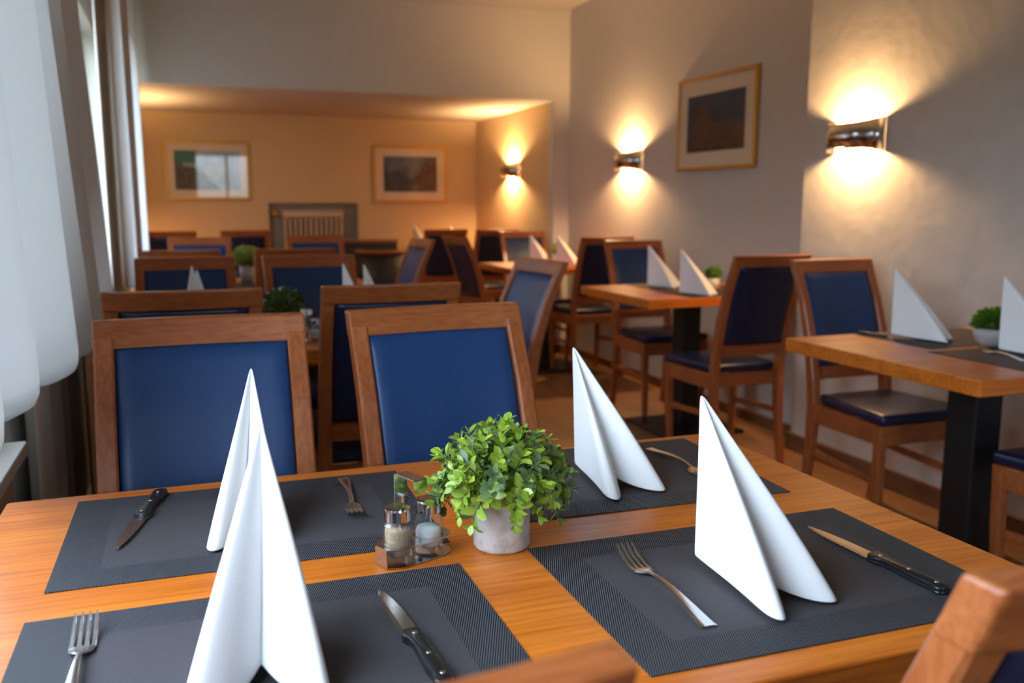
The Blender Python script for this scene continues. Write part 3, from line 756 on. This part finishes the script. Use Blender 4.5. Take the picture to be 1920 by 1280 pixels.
dup(SP, (.724, 1.512, .7522), 0, 'blurred pepper shaker on the table seen between the two front blue chairs')
dup(SS, (.768, 1.528, .7522), 0, 'blurred salt shaker on the table seen between the two front blue chairs')
dup(SS, (.650, 3.78, .7502), 0, 'small white glinting shaker left of the white flower pot')

# ------------------------------------------------------------------ plants
def leaf(bm, p, d, n, ln, wd, mi, cup=.25):
    d = d.normalized(); s = d.cross(n).normalized(); n = s.cross(d).normalized()
    prof = [(0, .10), (.25, .72), (.55, 1.0), (.82, .70), (1.0, .0)]
    C = []; Lf = []; Rt = []
    for q, w in prof:
        c = p+d*ln*q-n*ln*.18*q*q
        C.append(bm.verts.new(c))
        if w > 0:
            Lf.append(bm.verts.new(c-s*wd*w+n*wd*cup*w)); Rt.append(bm.verts.new(c+s*wd*w+n*wd*cup*w))
    k = len(Lf)
    for i in range(k-1):
        for q in ((C[i], C[i+1], Lf[i+1], Lf[i]), (C[i+1], C[i], Rt[i], Rt[i+1])):
            f = bm.faces.new(q); f.material_index = mi; f.smooth = True
    for q in ((C[k-1], C[k], Lf[k-1]), (C[k], C[k-1], Rt[k-1])):
        f = bm.faces.new(q); f.material_index = mi; f.smooth = True
def plant_pot(name, prof, m, t, n=40):
    bm = bmesh.new(); lathe(bm, prof, n, cap=False); bmesh.ops.holes_fill(bm, edges=[e for e in bm.edges if e.is_boundary and e.verts[0].co.z < .01]); return obj(name, bm, m, t)
PX, PY = .7465, -.3125
PL = thing('potted_plant', 'leafy artificial plant in a grey concrete pot in the middle of the front table', 'plant', (PX, PY, .7503))
plant_pot('pot', [(.0, 0), (.0335, 0), (.0362, .004), (.0366, .072), (.0360, .0745), (.0340, .0745), (.0335, .068), (.030, .066), (0, .066)], M['greypot'], PL)
rnd = random.Random(11)
bm = bmesh.new(); st = bmesh.new()
ns = 108
for i in range(ns):
    az = i*2.39996+rnd.uniform(-.25, .25); q = (i+.5)/ns
    el = R(86)-R(112)*q**.85+rnd.uniform(-.12, .12)
    d0 = Vector((cos(az)*cos(el), sin(az)*cos(el), sin(el)))
    base = Vector((cos(az)*.016*q, sin(az)*.016*q, .066))
    rad = .080+rnd.uniform(-.012, .008)
    tipv = Vector((0, 0, .082))+Vector((d0.x*rad*1.06, d0.y*rad*1.06, d0.z*rad*.86+(.004 if el > 0 else -.0)))
    mid = (base+tipv)/2+Vector((cos(az), sin(az), 1.3))*.016*(.5+q)
    pts = [base*(1-a)**2+mid*2*a*(1-a)+tipv*a*a for a in [k/7 for k in range(8)]]
    tube(st, pts, [.0009]*6+[.0006, .0004], 4)
    old = rnd.random() < .28
    for k in range(2, 8):
        p = pts[k]; t = (pts[k]-pts[k-1]).normalized(); a = rnd.random()*pi
        o1 = t.orthogonal().normalized(); o2 = t.cross(o1); side = o1*cos(a+k*pi/2)+o2*sin(a+k*pi/2)
        if k < 3 and rnd.random() < .5: continue
        for sgn in (-1, 1):
            d = (t*.75+side*sgn*.85+Vector(rnd.uniform(-.25, .25) for _ in range(3))+Vector((0, 0, .1))).normalized()
            nn = (t*.8-side*sgn*.4+Vector((0, 0, .5))).normalized()
            ln = rnd.uniform(.0140, .0225)*(1.0 if k < 7 else .85)
            leaf(bm, p, d, nn, ln, ln*rnd.uniform(.23, .31), 1 if (old or (rnd.random() < .10)) else 0)
    leaf(bm, pts[-1], (pts[-1]-pts[-2])+Vector((0, 0, .002)), Vector((0, 0, 1))+d0*.2, .013, .0042, 0)
obj('stems', st, M['stem'], PL)
obj('foliage', bm, [M['leaf'], M['leafdark']], PL)
bm = bmesh.new(); lathe(bm, [(0.001, .0665), (.033, .0665), (.033, .068), (.001, .069)], 20); obj('soil', bm, M['soil'], PL)

def ball_plant(label, x, y, pot, potm, cz, rx, rz, lm, ln, wd, n, seed, spiky=False, zmin=-1):
    t = thing('potted_plant', label, 'plant', (x, y, .7503), 0, None)
    plant_pot('pot', pot, potm, t, 28)
    rnd = random.Random(seed); bm = bmesh.new()
    for i in range(n):
        zz = 1-2*(i+.5)/n
        if zz < zmin: continue
        az = i*2.39996; rr = math.sqrt(1-zz*zz); d = Vector((rr*cos(az), rr*sin(az), zz))
        k = rnd.uniform(.72, 1.0); p = Vector((d.x*rx*k, d.y*rx*k, cz+d.z*rz*k))
        side = Vector(rnd.uniform(-1, 1) for _ in range(3))
        dd = (d*(1.6 if spiky else .7)+side*.6).normalized()
        leaf(bm, p-dd*ln*.5, dd, (d+side*.3).normalized() if not spiky else side, ln, wd, 0)
    core = bmesh.new(); bmesh.ops.create_icosphere(core, subdivisions=3, radius=1)
    for v in core.verts: v.co = Vector((v.co.x*rx*.68, v.co.y*rx*.68, cz+v.co.z*rz*.68))
    if zmin > -1: bmesh.ops.delete(core, geom=[v for v in core.verts if v.co.z < cz+zmin*rz-.004], context='VERTS')
    join(bm, core)
    obj('foliage', bm, lm, t)
    bm = bmesh.new(); pz = pot[-1][1]
    tube(bm, [(0, 0, pz-.004), (0, 0, max(cz-rz*.3, pz+.01))], .004, 8); obj('stem', bm, M['stem'], t)
    return t
cyl = lambda r0, r1, h: [(0, 0), (r0, 0), (r1, h), (r1-.004, h), (r1-.006, h-.008), (0, h-.008)]
ball_plant('dark round topiary ball between the dark chair backs on the second window-side table', .700, 1.76, cyl(.035, .04, .055), M['greypot'], .092, .068, .062, M['leafball'], .020, .005, 800, 3)
ball_plant('bright green plant in a tall white pot on the third window-row table', .722, 3.80, cyl(.034, .041, .10), M['whitepot'], .145, .076, .056, M['leafyellow'], .034, .009, 420, 4)
ball_plant('small grass-like plant in a pale round bowl on the right-hand table', 2.735, .715, [(0, 0), (.030, 0), (.044, .012), (.054, .034), (.056, .056), (.052, .056), (.048, .050), (0, .050)], M['bowlpot'], .066, .058, .052, M['grassy'], .024, .0022, 1500, 5, True, -.15)
ball_plant('small green plant behind the right napkin below the castle picture', 2.985, 2.66, cyl(.028, .032, .055), M['whitepot'], .082, .045, .034, M['grassy'], .018, .004, 420, 6)
ball_plant('small yellow-green plant between the two napkins of the far wall-side table', 2.985, 4.70, cyl(.034, .04, .07), M['whitepot'], .110, .068, .048, M['leafyellow'], .022, .005, 420, 8)

# ------------------------------------------------------------------ wall lamps
def make_sconce(label, wall_x, y, sgn=-1, power=30.0):
    t = thing('wall_lamp', label, 'lamp', (wall_x, y, 1.475), 0 if sgn < 0 else pi, 'curved steel wall lamps')
    n = 30; bm = bmesh.new(); lo = []; hi = []
    for i in range(n+1):
        a = -pi/2+pi*i/n; ca = max(0, cos(a)); x = -.0008-.104*ca**.75; y_ = .152*sin(max(-pi/2, min(pi/2, a)))
        dip = .022*ca
        lo.append(bm.verts.new((x, y_, -.070+.020*ca))); hi.append(bm.verts.new((x, y_, .070-dip)))
    for i in range(n): f = bm.faces.new((lo[i], lo[i+1], hi[i+1], hi[i])); f.smooth = True
    obj('shade', bm, M['sconce'], t, solid=.002)
    bm = bmesh.new(); box(bm, -.012, 0, -.075, .075, -.045, .045, .003); obj('wall_plate', bm, M['sconce'], t)
    bm = bmesh.new(); tube(bm, [(-.012, 0, 0), (-.030, 0, 0), (-.034, 0, 0)], [.009, .009, .006], 12)
    b = obj('bulb_socket', bm, M['whitepaint'], t)
    for s in (-1, 1):
        l = bpy.data.lights.new('lamp_light', 'POINT'); l.energy = power; l.color = (1.0, .57, .25); l.shadow_soft_size = .026
        o = bpy.data.objects.new('lamp_light', l); COL.objects.link(o); o.parent = t; o.location = (-.052, 0, s*.008)
    return t
make_sconce('nearest curved steel wall lamp on the rough right wall', XN, 1.82, -1, 21)
make_sconce('curved steel wall lamp on the far right wall left of the framed castle picture', XF, 4.18, -1, 26)
make_sconce('farthest curved steel wall lamp inside the alcove', XA, 6.14, -1, 37)
make_sconce('curved steel wall lamp hidden behind the far white curtain, glowing on the alcove ceiling', XL, 6.14, 1, 25)

# ------------------------------------------------------------------ pictures
def picture(label, cx, cy, cz, w, h, rz, mats, build, mt=.055, fw=.026):
    t = thing('framed_picture', label, 'picture', (cx, cy, cz), rz)
    # local: x across, z up, faces -Y, back at y=0
    bm = bmesh.new()
    for x0, x1, z0, z1 in ((-w/2, w/2, h/2-fw, h/2), (-w/2, w/2, -h/2, -h/2+fw), (-w/2, -w/2+fw, -h/2+fw, h/2-fw), (w/2-fw, w/2, -h/2+fw, h/2-fw)):
        box(bm, x0, x1, -.024, 0, z0, z1, .004)
    obj('frame', bm, M['gold'], t)
    bm = bmesh.new(); box(bm, -w/2+fw, w/2-fw, -.014, -.002, -h/2+fw, h/2-fw); obj('mat_board', bm, M['matboard'], t)
    iw, ih = w/2-fw-mt, h/2-fw-mt; bm = bmesh.new()
    def poly(pts, mi, layer):
        vs = [bm.verts.new((x*iw, -.0145-layer*.0003, z*ih)) for x, z in pts]
        f = bm.faces.new(vs); f.material_index = mi; f.normal_update()
        if f.normal.y > 0: f.normal_flip()
    build(poly); obj('print', bm, mats, t)
    bm = bmesh.new(); vs = [bm.verts.new(p) for p in ((-w/2+fw, -.018, -h/2+fw), (w/2-fw, -.018, -h/2+fw), (w/2-fw, -.018, h/2-fw), (-w/2+fw, -.018, h/2-fw))]; bm.faces.new(vs)
    obj('glass', bm, M['picglass'], t)
def pm(name, c1, c2, s):
    m = mat(name, c1, .7); noise_col(m, c1, c2, s, detail=6, lo=.35, hi=.65); return m
sea = [pm('print_sky', (.20, .38, .55), (.45, .58, .68), 12), pm('print_rock', (.035, .035, .03), (.16, .13, .10), 30), pm('print_teal', (.02, .13, .14), (.05, .20, .20), 12)]
def b1(P):
    P([(-1, -1), (1, -1), (1, 1), (-1, 1)], 0, 0)
    P([(-1, .35), (-.35, .35), (-.35, 1), (-1, 1)], 2, 1)
    P([(-1, -1), (.4, -1), (.22, -.72), (.02, -.5), (-.08, -.15), (-.3, .12), (-.62, .2), (-.8, .35), (-1, .42)], 1, 2)
town = [pm('print_night', (.03, .045, .08), (.10, .13, .18), 14), pm('print_roofs', (.03, .022, .02), (.16, .085, .05), 30), pm('print_trees', (.008, .012, .010), (.04, .04, .03), 25)]
def b2(P):
    P([(-1, -1), (1, -1), (1, 1), (-1, 1)], 0, 0)
    P([(.1, -1), (1, -1), (1, .9), (.8, .7), (.6, .9), (.4, .35), (.15, .2)], 1, 1)
    P([(-1, -1), (.1, -1), (.1, -.3), (-.2, -.1), (-.5, .25), (-.8, .1), (-1, .3)], 2, 2)
cast = [pm('print_blue', (.016, .030, .060), (.028, .050, .095), 6), pm('print_tower', (.045, .020, .013), (.13, .060, .035), 22), pm('print_field', (.030, .016, .010), (.09, .045, .025), 14)]
def b3(P):
    P([(-1, -1), (1, -1), (1, 1), (-1, 1)], 0, 0)
    P([(-.95, -1), (-.75, -.1), (-.62, .45), (-.42, .72), (-.22, .45), (-.12, -.08), (.25, .0), (.6, .02), (.85, -.1), (1, -.35), (1, -1)], 1, 1)
    P([(-1, -1), (1, -1), (1, -.62), (.2, -.5), (-1, -.55)], 2, 2)
picture('gold framed seascape with a window reflected in its glass, left on the alcove wall', .647, YB, 1.473, .725, .520, 0, sea, b1, .062)
picture('gold framed dark town view, right of the radiator on the alcove wall', 2.492, YB, 1.463, .725, .535, 0, town, b2, .075)
picture('gold framed picture of a brown castle rock under a blue sky on the right wall', XF, 3.155, 1.650, .800, .535, -pi/2, cast, b3, .085, .020)

# ------------------------------------------------------------------ curtains
def curtain(name, label, y0, y1, x, z0, z1, folds, amp, m, group=None, hem=None, xtop=None, ph=0, nz=24, seed=1):
    """y0(z), y1(z) are functions; folds run in the x direction"""
    rnd = random.Random(seed); ny = folds*12; bm = bmesh.new(); rows = []
    ph2 = [rnd.uniform(-.6, .6) for _ in range(folds+2)]
    for j in range(nz+1):
        t = j/nz; row = []
        for i in range(ny+1):
            s = i/ny; zb = z0+(hem(s) if hem else 0); z = zb+(z1-zb)*t
            yy = y0(z)+(y1(z)-y0(z))*s
            k = int(s*folds); w = sin(2*pi*s*folds+ph+.5*sin(3*t+ph2[min(k, folds)]))
            a = amp*(1-.35*t)
            xx = (x if xtop is None else x+(xtop-x)*t)+a*w+amp*.3*sin(2*pi*s*folds*.37+2.1+t)
            row.append(bm.verts.new((xx, yy, z)))
        rows.append(row)
    if hem:   # turned-under puffed hem
        last = rows[0]; r1 = []; r2 = []
        for v in last:
            r1.append(bm.verts.new((v.co.x-.018, v.co.y, v.co.z-.018))); r2.append(bm.verts.new((v.co.x-.034, v.co.y, v.co.z+.05)))
        rows = [r2, r1]+rows
    for a, b in zip(rows, rows[1:]):
        for i in range(len(a)-1): bm.faces.new((a[i], a[i+1], b[i+1], b[i]))
    o = obj(name, bm, m, smooth=True, solid=.002, sub=1)
    return tag(o, label, 'curtain', group)
def hem1(s):
    return .125*(1-s)+.022*abs(sin(pi*s*5+.6))
curtain('curtain', 'large white curtain in the left foreground with a puffed gathered hem', lambda z: -.10, lambda z: 2.30-.78*max(0, min(1, (z-.73)/.97)), .110, .725, 2.583, 5, .034, M['curtain'], 'white curtains', hem1, .106, ph=1.0, seed=3)
curtain('curtain', 'far white curtain hanging beside the alcove picture', lambda z: 2.95, lambda z: 5.14, .165, .80, 2.583, 7, .030, M['sheer'], 'white curtains', None, ph=.5, seed=5)
curtain('drape', 'taupe drape below the large white curtain in the left foreground', lambda z: 1.12, lambda z: 1.66, .002, .02, 2.583, 5, .018, M['drape'], 'taupe drapes', None, ph=.3, seed=8)
curtain('drape', 'narrow taupe drape left of the visible window pane', lambda z: 2.24, lambda z: 2.68, .022, .02, 2.583, 4, .008, M['drape'], 'taupe drapes', None, ph=.9, seed=9)
curtain('drape', 'wide taupe drape right of the visible window pane', lambda z: 2.98, lambda z: 3.90, .085, .50, 2.583, 5, .007, M['drape'], 'taupe drapes', None, ph=1.9, seed=10)
bm = bmesh.new(); tube(bm, [(.062, 1.97, 1.26), (.062, 1.97, 2.58)], .016, 10)
tag(obj('curtain_wand', bm, M['tape']), 'orange wooden curtain wand hanging beside the large white curtain', 'curtain wand')
bm = bmesh.new(); tube(bm, [(.12, -.2, 2.60), (.12, 5.15, 2.60)], .014, 12)
tag(obj('curtain_rail', bm, M['whitepaint']), 'white curtain rail above the windows', 'curtain rail')
